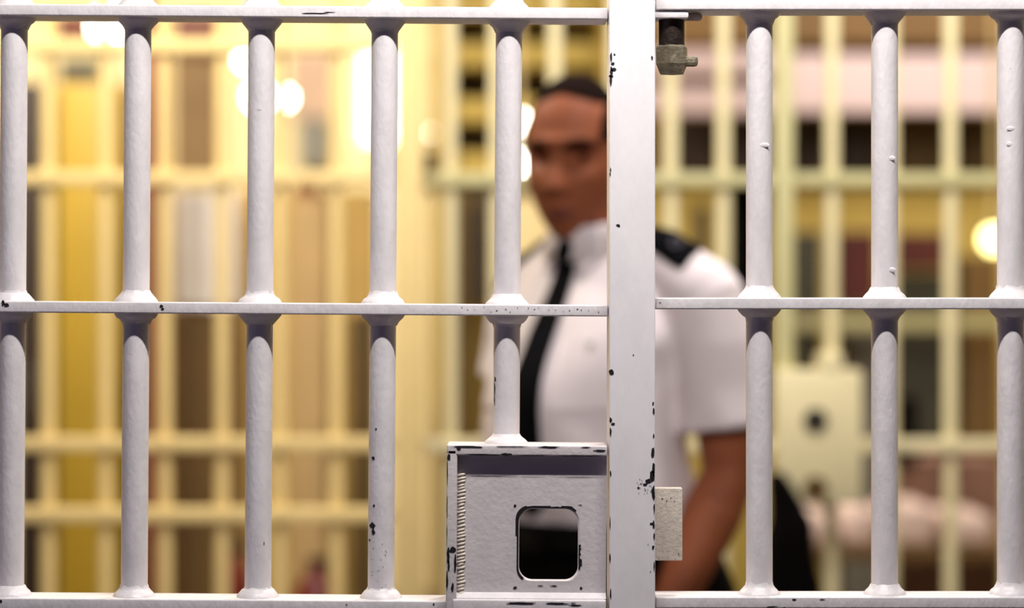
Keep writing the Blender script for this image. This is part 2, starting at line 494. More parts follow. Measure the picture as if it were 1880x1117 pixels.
# hardened drips of paint
for (p, q, w_) in ((1400, 268, .0055), (1632, 292, .0045), (1632, 496, .005), (1851, 238, .004), (1849, 266, .003)):
    bx = min((1394, 1624, 1855), key=lambda v: abs(v - p))
    bm = bmesh.new(); bmesh.ops.create_icosphere(bm, subdivisions=2, radius=1)
    yy = DF - math.sqrt(max(BR ** 2 - (xb(p) - xb(bx)) ** 2, 0))
    for v in bm.verts: v.co = Vector((xb(p) + v.co.x * w_, yy + v.co.y * .0006, zb(q) + v.co.z * .0024))
    obj('paint_drip', bm, M['paint'], panel)
bm = bmesh.new(); box(bm, xf(2436), xf(2480), DF - .025, DF + .025, .04, PR[-1] + .02, .002); obj('stile', bm, MP, panel)

# ---- latch plate beside the post
yL = DF - .002
bm = bmesh.new()
LX0, LX1 = X(1206, yL) - .012, X(1253, yL)
box(bm, LX0, LX1, yL, yL + .016, Z(1030, yL), Z(897, yL), .0012, 2)
for (a, b, w_, h_) in ((1216, 916, 5, 3), (1224, 920, 3, 5), (1232, 915, 4, 3), (1238, 921, 3, 3), (1246, 1018, 2, 10), (1222, 925, 4, 2), (1210, 1027, 5, 1.5), (1240, 1027, 6, 1.2), (1244, 903, 10, 1.2), (1214, 940, 2, 2)):
    chip(bm, X(a, yL), Z(b, yL), w_ * K * yL * .8, h_ * K * yL * .6, lambda q: yL)
lt = obj('latch_plate', bm, [M['bead'], M['rust']], None, origin=(X(1228, yL), yL + .008, Z(1030, yL)))
tag(lt, 'small rectangular pale metal latch plate welded to the right edge of the post', 'latch plate')

# ---- pivot bolt under the top rail
yB = DF - .004
bl = thing('pivot_bolt', 'dark rusty pivot bolt with grey nut under the top rail beside the post', 'bolt', (X(1233, yB), yB, Z(135, yB)))
bm = bmesh.new()
box(bm, X(1200, yB), X(1262, yB), yB - .018, yB + .016, Z(37, yB), Z(24, yB), .002, 2)
obj('bracket', bm, M['paint'], bl)
bm = bmesh.new(); lathe(bm, X(1233, yB), yB, [(Z(92, yB), .0121), (Z(36, yB), .0121)], n=32); obj('shank', bm, M['rust'], bl)
bm = bmesh.new()
zt, zm_, zl = Z(90, yB), Z(118, yB), Z(136, yB)
lathe(bm, X(1233, yB), yB, [(zl, .012), (zm_, .0160), (zt + .001, .0160), (zt + .003, .0135)], n=6)
bmesh.ops.rotate(bm, verts=bm.verts[:], cent=(X(1233, yB), yB, zt), matrix=Matrix.Rotation(.35, 3, 'Z'))
box(bm, X(1250, yB), X(1281, yB), yB - .006, yB + .006, Z(122, yB), Z(104, yB), .003, 2)
obj('nut', bm, M['nut'], bl, smooth=False)
bm = bmesh.new(); tube(bm, [(X(1250, yB), yB, Z(31, yB)), (X(1282, yB), yB, Z(31, yB))], [.0035, .004], n=14, up=Vector((0, 0, 1))); obj('pin', bm, M['bead'], bl)

# apply the sag of the left gate
R = Matrix.Rotation(TH, 3, 'Y')
gate.rotation_euler = (0, TH, 0)
gate.location = piv - R @ (piv - gbase)

# ------------------------------------------------------------ REAR BARRED SCREEN (out of focus)
DB = 4.75
kk = K * DB


def rear_bars(t, pxs, zt, zb_, m, r=.0135, w_py=None):
    for p in pxs:
        bm = bmesh.new(); lathe(bm, X(p, DB), DB, [(zb_, r), (zt, r)], n=20); obj('bar', bm, m, t)


def rear_rails(t, pys, p0, p1, m, h=.013):
    for q in pys:
        bm = bmesh.new(); box(bm, X(p0, DB), X(p1, DB), DB - .02, DB + .02, Z(q, DB) - h, Z(q, DB) + h, .002); obj('rail', bm, m, t)


rg = thing('barred_gate', 'blurred cream bar gate at the left in the second barrier', 'gate', (X(360, DB), DB, 0))
rear_bars(rg, (-124, -18, 88, 194, 303, 408, 513, 618), 2.35, .03, M['cream'])
rear_rails(rg, (-160, 85, 327, 815, 945, 1350), -180, 722, M['cream'])
bm = bmesh.new(); box(bm, X(-180, DB), X(-140, DB), DB - .025, DB + .025, 0.0, 2.4, .003); obj('stile', bm, M['cream'], rg)
bm = bmesh.new(); box(bm, X(727, DB), X(776, DB), DB - .04, DB + .05, 0, 2.6, .004)
rp = obj('gate_post', bm, M['cream'], None, origin=(X(752, DB), DB, 0)); tag(rp, 'broad blurred cream post left of the officer', 'post')
rs = thing('barred_screen', 'blurred cream bar panel behind and right of the officer', 'bars', (X(1330, DB), DB, 0))
rear_bars(rs, (827, 911, 1019, 1127, 1232, 1328, 1527, 1636, 1745, 1853, 1961), 2.35, .03, M['cream_pale'])
rear_rails(rs, (-160, 330, 1350), 778, 2000, M['cream_green_shade'])  # shade of these rails is put into the greener cream
bm = bmesh.new(); box(bm, X(1990, DB), X(2035, DB), DB - .03, DB + .03, 0, 2.4, .003); obj('stile', bm, M['cream_pale'], rs)
rear_rails(rs, (818,), 778, 2000, M['cream_pale'])
bm = bmesh.new(); box(bm, X(1422, DB), X(1454, DB), DB - .03, DB + .03, 0, 2.4, .003); obj('stile', bm, M['cream_green_shade'], rs)
# rear lock box with two round holes
yy0 = DB - .06
bm = bmesh.new()
box(bm, X(1425, yy0), X(1583, yy0), yy0, yy0 + .10, Z(925, yy0), Z(680, yy0), .006)
lk = obj('lock_box', bm, M['cream_pale'], rs)
bm = bmesh.new(); box(bm, X(1505, yy0), X(1548, yy0), yy0, yy0 + .08, Z(684, yy0), Z(650, yy0), .006); obj('lock_box_lug', bm, M['cream_pale'], rs)
for (q, m) in ((772, M['hole']), (897, M['brass'])):  # upper disc coloured as the hole's inner shade, lower one brass
    bm = bmesh.new(); tube(bm, [(X(1497, yy0), yy0 - .004, Z(q, yy0)), (X(1497, yy0), yy0 + .01, Z(q, yy0))], [.023, .023], n=24, up=Vector((0, 0, 1)), dome=False)
    obj('keyhole', bm, m, lk)

# ------------------------------------------------------------ THE WING BEHIND (setting)
def struct(name, bm, m):
    o = obj(name, bm, m, None, smooth=False); o['kind'] = 'structure'; return o


XW = 3.3; YE = 11.6; HC = 4.1
bm = bmesh.new(); box(bm, -XW, XW, -1.5, YE, -.1, 0); struct('floor', bm, M['floor'])
bm = bmesh.new(); box(bm, -XW, XW, 3.0, YE, HC, HC + .1); struct('ceiling', bm, M['ceiling'])
bm = bmesh.new(); box(bm, -XW - .12, -XW, 3.0, YE, 0, HC); struct('wall_left', bm, M['wall_cream'])
bm = bmesh.new(); box(bm, XW, XW + .12, 3.0, YE, 0, HC); struct('wall_right', bm, M['wall_cream'])
bm = bmesh.new(); box(bm, -XW, XW, YE, YE + .12, 0, HC); struct('wall_back', bm, M['wall_cream'])


def slab(name, p0, p1, q0, q1, d, th, m, label=None, cat=None, bev=.004, to_floor=False, kind=None, group=None, to_ceiling=False):
    z0 = 0 if to_floor else Z(q1, d)
    z1 = HC if to_ceiling else Z(q0, d)
    bm = bmesh.new(); box(bm, X(p0, d), X(p1, d), d, d + th, z0, z1, bev)
    o = obj(name, bm, m, None, smooth=False, origin=(X((p0 + p1) / 2, d), d + th / 2, z0))
    if kind: o['kind'] = kind
    else: tag(o, label, cat, group)
    return o


# left side
def cabinet(p0, p1, q0, d, m, label):
    t = thing('tall_cabinet', label, 'cabinet', (X((p0 + p1) / 2, d), d + .2, 0))
    bm = bmesh.new(); box(bm, X(p0, d), X(p1, d), d + .012, d + .4, 0, Z(q0, d), .006); obj('body', bm, m, t)
    bm = bmesh.new(); box(bm, X(p0, d) + .006, X(p1, d) - .006, d - .006, d + .012, .06, Z(q0, d) - .02, .003); dr = obj('door', bm, m, t)
    bm = bmesh.new(); tube(bm, [(X(p1, d) - .03, d - .022, 1.05), (X(p1, d) - .03, d - .022, 1.2)], [.006, .006], n=10); obj('handle', bm, M['steel'], dr)


cabinet(26, 76, 150, 7.05, M['darkbrown'], 'narrow dark brown upright cabinet beside the mustard one')
cabinet(104, 222, 150, 6.9, M['mustard'], 'tall blurred mustard cabinet seen between bars at far left')
slab('column', 262, 292, 0, 0, 6.9, .2, M['redbrown'], 'thin red brown upright column behind the left gate', 'column', to_floor=True, to_ceiling=True)
slab('trim_1', 299, 318, 560, 0, 7.1, .2, M['brownboard'], kind='structure', to_floor=True)
slab('wall_partition', 290, 690, 350, 0, 7.4, .12, M['wall_tan'], kind='structure', to_floor=True)
slab('noticeboard', 322, 432, 352, 565, 7.3, .04, M['white'], 'bright white blank board above the brown door panel', 'board')
slab('door_1', 322, 440, 575, 0, 7.32, .06, M['brownboard'], kind='structure', to_floor=True)
slab('door_2', 534, 600, 360, 0, 7.32, .06, mat('tan_door', (188, 156, 104), .6, mott=.12), kind='structure', to_floor=True)
slab('column', 640, 690, 575, 0, 7.2, .15, M['olive'], 'olive brown pier beside the broad cream post', 'column', to_floor=True)
slab('wall_panel', 316, 400, 100, 330, 11.54, .06, M['brownboard'], 'brownish panel high on the far wall behind the left gate', 'panel')
slab('trim_2', 316, 400, 20, 100, 11.5, .1, M['redbrown'], kind='structure')
slab('trim_3', 100, 165, 20, 75, 11.5, .1, M['redbrown'], kind='structure')
slab('wall_speaker', 545, 602, 218, 305, 11.45, .15, M['grey'], 'dark grey box high on the far wall under the lamps', 'box')
slab('wall_panel', 530, 632, 95, 215, 11.55, .05, mat('pinkish_grey_board', (190, 160, 138), .7, mott=.15), 'pinkish grey panel on the far wall between the bright lamps', 'panel')
slab('wall_speaker', 105, 178, 108, 175, 11.45, .15, M['darkgrey'], 'dark box behind the top of the mustard cabinet', 'box')
slab('junction_box', 764, 800, 275, 350, 7.55, .1, M['darkgrey'], 'small dark box on wall right of the broad cream post', 'box')
slab('red_sign', 540, 585, 325, 352, 7.3, .05, M['red'], 'small red sign on top of the tan partition', 'sign')
slab('wall_middle', 800, 930, 350, 0, 7.6, .12, M['mustard'], kind='structure', to_floor=True)
slab('column', 836, 862, 350, 0, 7.4, .15, M['olive'], 'narrow olive upright left of the officer elbow', 'column', to_floor=True)
slab('column', 868, 900, 345, 560, 7.35, .15, M['darkbrown'], 'dark brown narrow panel by the officer right shoulder', 'column')

# red extinguisher low left
def extinguisher(p, q, d, r, label):
    x = X(p, d); zt = Z(q, d)
    t = thing('fire_extinguisher', label, 'extinguisher', (x, d, 0))
    bm = bmesh.new(); lathe(bm, x, d, [(0, r * .9), (.02, r), (zt - .1, r), (zt - .05, r * .8), (zt - .02, r * .4), (zt, r * .3)], n=24); obj('cylinder', bm, M['red'], t)
    bm = bmesh.new(); box(bm, x - .02, x + .03, d - .01, d + .01, zt, zt + .02, .003); obj('lever', bm, M['darkbrown'], t)


extinguisher(580, 1040, 5.6, .065, 'dark red rounded cylinder top at the bottom left of centre')
extinguisher(436, 1015, 6.2, .04, 'slim dark red cylinder beside the third front bar')

# staircase between post and officer
ds = 8.0
st = thing('staircase', 'brown open staircase with pale treads behind the officer head', 'staircase', (X(960, ds), ds, 0))
for s_ in (812, 1118):
    bm = bmesh.new(); box(bm, X(s_, ds) - .03, X(s_, ds) + .03, ds - .05, ds + .6, 0, Z(-120, ds), .004); obj('stringer', bm, M['mustard'], st)
bm = bmesh.new(); box(bm, X(818, ds), X(1112, ds), ds + .4, ds + .45, Z(350, ds), Z(-120, ds)); obj('back_panel', bm, M['olive'], st)
for i, q in enumerate((-90, 5, 98, 200, 298)):
    bm = bmesh.new(); box(bm, X(818, ds), X(1112, ds), ds - .04 + i * .01, ds + .3, Z(q + 24, ds), Z(q - 18, ds), .004); obj('tread', bm, M['yellow'] if i != 0 else M['brownboard'], st)

# right side: gallery
dg = 8.8
slab('trim_4', 1120, 2560, -60, 78, dg, .5, M['brownboard'], kind='structure')
slab('gallery_fascia', 1440, 2560, 100, 205, dg - .1, .12, M['pink'], 'wide pinkish white band of the upper gallery at right', 'gallery')
slab('gallery_fascia', 1140, 1420, 92, 132, dg - .1, .12, M['pink'], 'upper thin pale band of the gallery beside the post', 'gallery')
slab('gallery_fascia', 1140, 1420, 158, 208, dg - .12, .12, M['pink'], 'lower thin pale band of the gallery beside the post', 'gallery')
slab('wall_gallery', 1120, 2490, 60, 345, dg + .6, .1, M['brownboard'], kind='structure')
for (a, b, m) in ((1240, 1305, 'darkbrown'), (1340, 1395, 'darkbrown'), (1465, 1512, 'darkbrown'), (1545, 1608, 'darkbrown'), (1650, 1730, 'olive'), (1765, 1840, 'olive'), (1870, 1940, 'darkbrown')):
    slab('cell_door', a, b, 214, 318, dg + .5, .1, M[m], {1240: 'arched dark door seen just right of the post', 1340: 'dark door behind the first bar right of the post', 1465: 'dark narrow door behind the pale green upright',
         1545: 'dark brown door left of the middle right bar', 1650: 'olive door right of the middle right bar', 1765: 'olive door left of the last bar', 1870: 'dark door at the right frame edge'}[a], 'door', group=None)
slab('wall_lower', 1120, 2500, 346, 0, dg + .2, .12, M['yellow'], kind='structure', to_floor=True)
slab('locker', 1545, 1612, 425, 560, 8.0, .3, M['maroon'], 'dark maroon cupboard left of the middle right bar', 'cupboard')
slab('locker', 1645, 1738, 428, 495, 8.0, .3, M['maroon'], 'dark maroon cupboard right of the middle right bar', 'cupboard')
slab('shelf_unit', 1645, 1738, 500, 800, 8.05, .35, M['darkgrey'], 'dark grey green shelf unit under the maroon cupboard', 'shelves', to_floor=True)
slab('shelf_unit', 1770, 1835, 470, 800, 8.05, .35, M['brownboard'], 'brown upright unit by the far right bar', 'shelves', to_floor=True)
slab('shelf_unit', 1462, 1510, 425, 700, 8.05, .35, M['darkgrey'], 'dark narrow unit above the cream lock box', 'shelves', to_floor=True)
slab('shelf_unit', 1545, 1640, 562, 800, 8.1, .35, M['grey'], 'grey unit behind the cream lock box', 'shelves', to_floor=True)
slab('ledge', 1440, 2810, 578, 606, 7.8, .1, M['cream_green_shade'], 'long pale horizontal ledge across the right half', 'ledge')
slab('wall_cupboard', 1282, 1304, 378, 470, 7.5, .2, M['darkbrown'], 'small dark shape just above the officer shoulder strap', 'box')
slab('hanging_coat', 1347, 1412, 338, 830, DB + .0205, .08, M['black'], 'long black coat hung on the blurred bars behind the officer shoulder', 'coat', bev=.02)
slab('wall_cupboard', 1655, 1685, 730, 860, 6.8, .1, M['black'], 'small black box beside the middle right bar', 'box')

# table with linen at lower right
dt = 6.4
tb = thing('table', 'low brown table under pinkish linen at lower right', 'table', (X(1700, dt), dt + .3, 0))
bm = bmesh.new(); box(bm, X(1440, dt), X(1980, dt), dt, dt + .6, Z(1010, dt) - .03, Z(1010, dt), .004); obj('tabletop', bm, M['brownboard'], tb)
for sx in (1450, 1965):
    for sy in (.04, .54):
        bm = bmesh.new(); box(bm, X(sx, dt) - .02, X(sx, dt) + .02, dt + sy, dt + sy + .04, 0, Z(1010, dt) - .03, .003); obj('leg', bm, M['brownboard'], tb)
LB = ['folded pinkish linen bundle under the lock box', 'folded pinkish linen bundle left of the middle right bar', 'folded pale linen bundle right of the middle right bar', 'folded pale linen bundle left of the far right bar']
for (a, b, h, l) in ((1478, 1540, 60, LB[0]), (1552, 1620, 72, LB[1]), (1640, 1728, 78, LB[2]), (1740, 1835, 60, LB[3])):
    bm = bmesh.new(); box(bm, X(a, dt), X(b, dt), dt + .05, dt + .4, Z(1010, dt), Z(1010 - h, dt), .035, 4)
    o = obj('linen_bundle', bm, M['linen'], None, origin=(X((a + b) / 2, dt), dt + .2, Z(1010, dt))); tag(o, l, 'linen', 'linen bundles on the table')
slab('brown_crate', 1645, 1840, 845, 925, 7.05, .3, mat('mauve_brown', (150, 112, 96), .7, mott=.2), 'mauve brown cloth covered box behind the linen', 'box', to_floor=True)
bm = bmesh.new()
yb_ = DB - .118
loft(bm, [(.52, X(1452, yb_), yb_, .070, .030), (.56, X(1452, yb_), yb_, .085, .042), (.70, X(1450, yb_), yb_ - .008, .072, .050), (Z(990, yb_), X(1450, yb_), yb_ - .006, .048, .048), (Z(930, yb_), X(1440, yb_), yb_, .034, .046), (Z(885, yb_), X(1432, yb_), yb_, .022, .040), (Z(868, yb_), X(1430, yb_), yb_ + .01, .012, .030)], n=32, p=2.4)
for v in bm.verts:
    v.co.x += .004 * math.sin(v.co.z * 40) ; v.co.y += .004 * math.sin(v.co.x * 130 + v.co.z * 9)
o = obj('cloth_bundle', bm, M['black'], None, origin=(X(1450, yb_), yb_, .52)); tag(o, 'black cloth bundle hanging low down under the cream lock box', 'cloth')

# lamps
def globe(p, q, d, r, m, label, warm=False):
    x, z = X(p, d), Z(q, d)
    t = thing('pendant_lamp', label, 'lamp', (x, d, z))
    bm = bmesh.new(); bmesh.ops.create_uvsphere(bm, u_segments=24, v_segments=16, radius=r); bmesh.ops.translate(bm, verts=bm.verts[:], vec=(x, d, z)); obj('globe', bm, M[m], t)
    bm = bmesh.new(); lathe(bm, x, d, [(z + r * .9, r * .5), (z + r * 1.3, r * .4)], n=16); obj('cap', bm, M['grey'], t)
    bm = bmesh.new(); lathe(bm, x, d, [(z + r * 1.2, .008), (HC, .008)], n=8); obj('rod', bm, M['cream'], t)


globe(522, 180, 9.6, .030, 'lampglass', 'bright round lamp just right of the third front bar')
globe(452, 112, 9.6, .026, 'lampglass', 'bright round lamp left of the third front bar')
globe(476, 178, 9.6, .045, 'lampglass', 'bright round lamp behind the third front bar')
globe(205, 48, 9.8, .075, 'lampglass', 'bright round lamp at the top left left of the second bar')
globe(292, 50, 9.8, .030, 'lampglass', 'bright round lamp at the top just right of the second bar')
globe(800, 245, 9.4, .016, 'lampglass', 'small bright lamp right of the broad cream post')
globe(952, 225, 7.6, .030, 'lampglass', 'upper bright lamp left of the officer face')
globe(952, 300, 7.4, .030, 'lampglass', 'lower bright lamp left of the officer face')
globe(1826, 440, 7.6, .040, 'lampwarm', 'warm glowing lamp at the right edge beside the last bar')
# bright window in the far wall
wd = 11.4
bm = bmesh.new(); box(bm, X(668, wd), X(742, wd), wd, wd + .05, Z(262, wd), Z(80, wd)); wn = struct('window_1', bm, M['window'])
bm = bmesh.new()
for (a, b, c, d_) in ((662, 668, 74, 268), (742, 748, 74, 268), (662, 748, 68, 80), (662, 748, 262, 272)):
    box(bm, X(a, wd), X(b, wd), wd - .03, wd + .05, Z(d_, wd), Z(c, wd))
obj('window_frame', bm, M['cream'], wn, smooth=False)

# ------------------------------------------------------------ THE OFFICER
PB = Vector((0.1436, 3.75, 0))
YAW = math.radians(-42)
person = thing('person', 'person in white short sleeved shirt, black tie and black shoulder straps standing behind the bars', 'person', PB)
BASE[person] = Vector((0, 0, 0))        # parts are built in the person's own frame


def remeshed(name, bm, voxel, mats, parent, smooth_it=6, post=None):
    me = bpy.data.meshes.new('raw'); bmesh.ops.recalc_face_normals(bm, faces=bm.faces[:]); bm.to_mesh(me); bm.free()
    o = bpy.data.objects.new('raw', me); COL.objects.link(o)
    r = o.modifiers.new('r', 'REMESH'); r.mode = 'VOXEL'; r.voxel_size = voxel
    if smooth_it:
        s = o.modifiers.new('s', 'SMOOTH'); s.factor = .5; s.iterations = smooth_it
    dg_ = bpy.context.evaluated_depsgraph_get(); dg_.update()
    m2 = bpy.data.meshes.new_from_object(o.evaluated_get(dg_))
    bpy.data.objects.remove(o)
    b2 = bmesh.new(); b2.from_mesh(m2); bpy.data.meshes.remove(m2)
    if post: post(b2)
    return obj(name, b2, mats, parent)


g = lambda t: math.exp(-t * t)


def head_bm(bm, off=0.0, mask=None, nu=72, nv=56):
    HC_ = Vector((0, 0, 0)); rows = []
    for j in range(nv + 1):
        th = PI * j / nv; row = []
        for i in range(nu):
            ph = 2 * PI * i / nu
            ux, uy, uz = math.sin(th) * math.cos(ph), math.sin(th) * math.sin(ph), math.cos(th)
            x, y, z = .0775 * ux, .098 * uy + .006, .121 * uz
            x = math.copysign(abs(ux) ** .92, ux) * .0775
            if z < .0:
                t = min(-z / .118, 1)
                x *= 1 - .22 * t ** 1.6
                if y > 0: y *= 1 - .55 * t ** 1.3
                else: y -= .010 * t ** 2 * g(x / .06) * 1.0
            if z > 0.03 and y < 0: y *= 1 + .02
            if uy < 0:
                ax = abs(x); fr = min(1, -uy * 2.2)
                y += fr * .006 * g((z + .0) / .05) * g(x / .09)
                pn = 0
                if .022 > z > -.034: pn = (.022 - z) / .056
                elif -.046 < z <= -.034: pn = 1 - (-.034 - z) / .012
                y -= .029 * pn * g(x / (.0095 + .009 * pn))
                y += fr * .023 * g((ax - .032) / .017) * g((z - .009) / .014)
                y -= fr * .010 * g((z - .029) / .009) * g(x / .055)
                y -= fr * .005 * g((ax - .045) / .02) * g((z + .022) / .02)
                y -= fr * .0050 * g(x / .022) * (g((z + .062) / .006) + g((z + .074) / .006))
                y += fr * .0030 * g(x / .026) * g((z + .068) / .0028)
                y -= fr * .0075 * g(x / .022) * g((z + .104) / .013)
            p = Vector((x, y, z))
            row.append(p + p.normalized() * off)
        rows.append(row)
    V = [[bm.verts.new(p) for p in (row if 0 < j < nv else row[:1])] for j, row in enumerate(rows)]
    for j in range(nv):
        for i in range(nu):
            a, b = V[j], V[j + 1]; i2 = (i + 1) % nu
            if j == 0: f = (a[0], b[i], b[i2])
            elif j == nv - 1: f = (a[i2], a[i], b[0])
            else: f = (a[i], b[i], b[i2], a[i2])
            if mask:
                c = sum((v.co for v in f), Vector()) / len(f)
                if not mask(c): continue
            bm.faces.new(f)


HPOS = Vector((-.013, -.052, 1.599))
HROT = Euler((math.radians(5), math.radians(0), math.radians(20))).to_matrix() @ Matrix.Diagonal((1.02, 1.0, 1.09))


def to_head(bm, verts=None):
    for v in (verts or bm.verts): v.co = HROT @ v.co + HPOS


def hand(bm, wrist, fwd, palm_n, side, curl=.5):
    """palm + 4 fingers + thumb; fwd along the hand, palm_n towards the palm, side towards the thumb"""
    wr = Vector(wrist); f = Vector(fwd).normalized(); s = Vector(side); s = (s - f * s.dot(f)).normalized(); nn = f.cross(s)
    if nn.dot(Vector(palm_n)) < 0: nn = -nn
    tube(bm, [wr - f * .02, wr + f * .03, wr + f * .065, wr + f * .085], [.026, .034, .041, .038], n=20, flat=.40, up=nn)
    for k, (o_, L) in enumerate(((.029, .072), (.0095, .080), (-.0105, .075), (-.030, .060))):
        p = wr + f * .082 + s * o_; d = (f + s * o_ * 1.5).normalized(); pts = [p - d * .02]; a = curl * (.5 + .12 * k)
        for j, seg in enumerate((.45, .32, .23)):
            d2 = (d * math.cos(a * (j + .6)) + nn * math.sin(a * (j + .6))); pts.append(pts[-1] + d2 * (L * seg + (.02 if j == 0 else 0)))
        tube(bm, pts, [.0092, .0088, .008, .0068], n=12)
    p = wr + f * .02 + s * .026
    tube(bm, [p, p + f * .028 + s * .022 + nn * .006, p + f * .055 + s * .027 + nn * .014, p + f * .076 + s * .024 + nn * .02], [.014, .0115, .0098, .008], n=12)


# -- joints (person's frame: +x his left, -y front)
LS, LE, LW = Vector((.200, .0, 1.388)), Vector((.226, .022, 1.130)), Vector((.200, -.098, .920))
RS, RE, RW = Vector((-.160, .0, 1.380)), Vector((-.197, .0, 1.140)), Vector((-.190, -.07, .930))

bm = bmesh.new()
hb = bmesh.new(); head_bm(hb)
for sgn in (-1, 1):       # ears
    tb_ = bmesh.new(); bmesh.ops.create_uvsphere(tb_, u_segments=20, v_segments=14, radius=1)
    for v in tb_.verts:
        v.co = Vector((sgn * (.0765 + v.co.x * sgn * .008 + .006 * v.co.y), .012 + v.co.y * .017 + v.co.z * .005, -.002 + v.co.z * .032))
    merge(hb, tb_)
to_head(hb); merge(bm, hb)
tube(bm, [(0, .004, 1.44), (0, -.006, 1.50), (-.002, -.028, 1.56)], [.070, .060, .058], n=28)
loft(bm, [(.90, 0, .02, .160, .115), (1.03, 0, -.015, .155, .115), (1.12, 0, -.035, .158, .12), (1.25, 0, -.03, .162, .118), (1.35, 0, -.012, .158, .105), (1.42, 0, 0, .12, .075), (1.48, 0, 0, .07, .06)])
for sgn, A, B, C in ((1, LS, LE, LW), (-1, RS, RE, RW)):
    tube(bm, [(sgn * .06, 0, 1.425), tuple(A)], [.042, .040])
    m1 = A.lerp(B, .5); m2 = B.lerp(C, .3); m3 = B.lerp(C, .7)
    tube(bm, [A, m1, B, m2, m3, C], [.040, .046, .042, .046, .036, .028], n=24)
hand(bm, LW, (LW - LE) + Vector((0, 0, -.08)), (-1, 0, 0), (-.15, -1, 0), .55)
hand(bm, RW, (RW - RE) + Vector((0, 0, -.08)), (1, 0, 0), (.15, -1, 0), .55)
for sgn in (-1, 1):
    tube(bm, [(sgn * .085, .02, .92), (sgn * .095, .01, .5), (sgn * .105, .03, .09)], [.085, .058, .042], n=24)
body = remeshed('body', bm, .0038, M['skin'], person, 2)

# hair cap, brows, eyes, lips
_h = bmesh.new(); head_bm(_h); HB = BVHTree.FromBMesh(_h); _h.free()


def face_y(x, z):
    h = HB.ray_cast(Vector((x, -1, z)), Vector((0, 1, 0)))
    return h[0].y if h[0] else -.08


bm = bmesh.new()
def hmask(c):
    if c.z > .084 + .0 * c.x and c.y < -.02: return c.z > .096 - abs(c.x) * .25 + (-.02 - c.y) * .12
    if c.y >= -.02: return c.z > (.085 if c.y < -.0 and abs(c.x) < .05 else (.01 if c.y < .02 else -.045))
    return abs(c.x) > .06 and c.z > .03
head_bm(bm, .0035, hmask, 180, 140)
bmesh.ops.delete(bm, geom=[v for v in bm.verts if not v.link_faces], context='VERTS')
r_ = bmesh.ops.extrude_face_region(bm, geom=bm.faces[:])
for v in [q for q in r_['geom'] if isinstance(q, bmesh.types.BMVert)]: v.co *= .96
to_head(bm); obj('hair', bm, M['hair'], body)
for sgn in (-1, 1):
    fy_ = face_y(sgn * .032, .007)
    bm = bmesh.new(); bmesh.ops.create_uvsphere(bm, u_segments=24, v_segments=16, radius=1)
    for v in bm.verts: v.co = Vector((sgn * .032 + v.co.x * .0145, fy_ + .0065 + v.co.y * .0105 + v.co.x ** 2 * .003, .006 + v.co.z * .0062))
    to_head(bm); ey = obj('eye', bm, M['eye_shaded'], body)
    bm = bmesh.new(); bmesh.ops.create_uvsphere(bm, u_segments=16, v_segments=10, radius=1)
    for v in bm.verts: v.co = Vector((sgn * .032 + v.co.x * .0066, fy_ - .0030 + v.co.y * .0022, .006 + v.co.z * .0054))
    to_head(bm); obj('iris', bm, M['iris'], ey)
    bm = bmesh.new(); tube(bm, [(sgn * (.032 + q), fy_ + .0005 + abs(q) * .22, .0135 - abs(q) ** 1.6 * 7) for q in (-.017, -.009, 0, .009, .017)], [.0022, .0034, .0038, .0034, .0022], n=10, up=Vector((0, 0, 1)))
    to_head(bm); obj('eyelid', bm, M['lid_shade'], body)
    bm = bmesh.new(); tube(bm, [(sgn * q, face_y(sgn * q, zq) + .0015, zq) for q, zq in ((.013, .022), (.022, .0255), (.032, .0275), (.042, .0265), (.052, .022))], [.0040, .0056, .0060, .0054, .0034], n=10, up=Vector((0, 0, 1)))
    to_head(bm); obj('eyebrow', bm, M['hair'], body)
bm = bmesh.new()
for zz, rr_ in ((-.0645, .0042), (-.0725, .0052)):
    tube(bm, [(q, face_y(q, -.068 if abs(q) > .02 else zz) + .0025, -.068 if abs(q) > .02 else zz) for q in (-.023, -.011, 0, .011, .023)], [.002, rr_ * .9, rr_, rr_ * .9, .002], n=10, up=Vector((0, 0, 1)))
to_head(bm); obj('lips', bm, M['lip'], body)

# shirt
def shirt_post(b):
    for v in b.verts:
        c = v.co; n_ = v.normal
        torso = 1 if abs(c.x) < .2 else .5
        wv = math.sin(c.z * 26 + math.sin(c.x * 18) * 2 + c.x * 22) * .0022 * torso
        wv += math.sin(c.x * 60 + c.z * 9 + math.sin(c.z * 31)) * .0026 * max(0, min(1, (1.33 - c.z) * 5))
        wv += math.sin(c.z * 70 - abs(c.x) * 60) * .0020 * g((abs(c.x) - .17) / .04) * g((c.z - 1.3) / .08)
        v.co = c + n_ * wv


bm = bmesh.new()
loft(bm, [(.975, 0, .01, .176, .132), (1.03, 0, -.012, .180, .138), (1.08, 0, -.030, .176, .142), (1.15, 0, -.044, .166, .144), (1.25, 0, -.040, .168, .142), (1.34, 0, -.014, .180, .128),
          (1.41, 0, 0, .150, .102), (1.465, 0, .004, .115, .082), (1.50, 0, .0, .076, .070), (1.506, 0, 0, .066, .062)], n=56)
for sgn, A, B, h in ((1, LS, LE, .74), (-1, RS, RE, .50)):
    tube(bm, [(sgn * .045, .004, 1.452), (A.x * .6, .004, 1.436 if sgn > 0 else 1.428), tuple(A)], [.050, .053, .057], n=28)
    H = A.lerp(B, h)
    d = (B - A).normalized()
    tube(bm, [A + Vector((0, 0, .0)), A.lerp(H, .35), A.lerp(H, .7), H, H + d * .004], [.056, .063, .064, .0675, .060], n=32, dome=False)
    lathe_tmp = None
shirt = remeshed('shirt', bm, .0045, M['shirt'], person, 5, shirt_post)
bvh = BVHTree.FromPolygons([v.co.copy() for v in shirt.data.vertices], [tuple(p.vertices) for p in shirt.data.polygons])


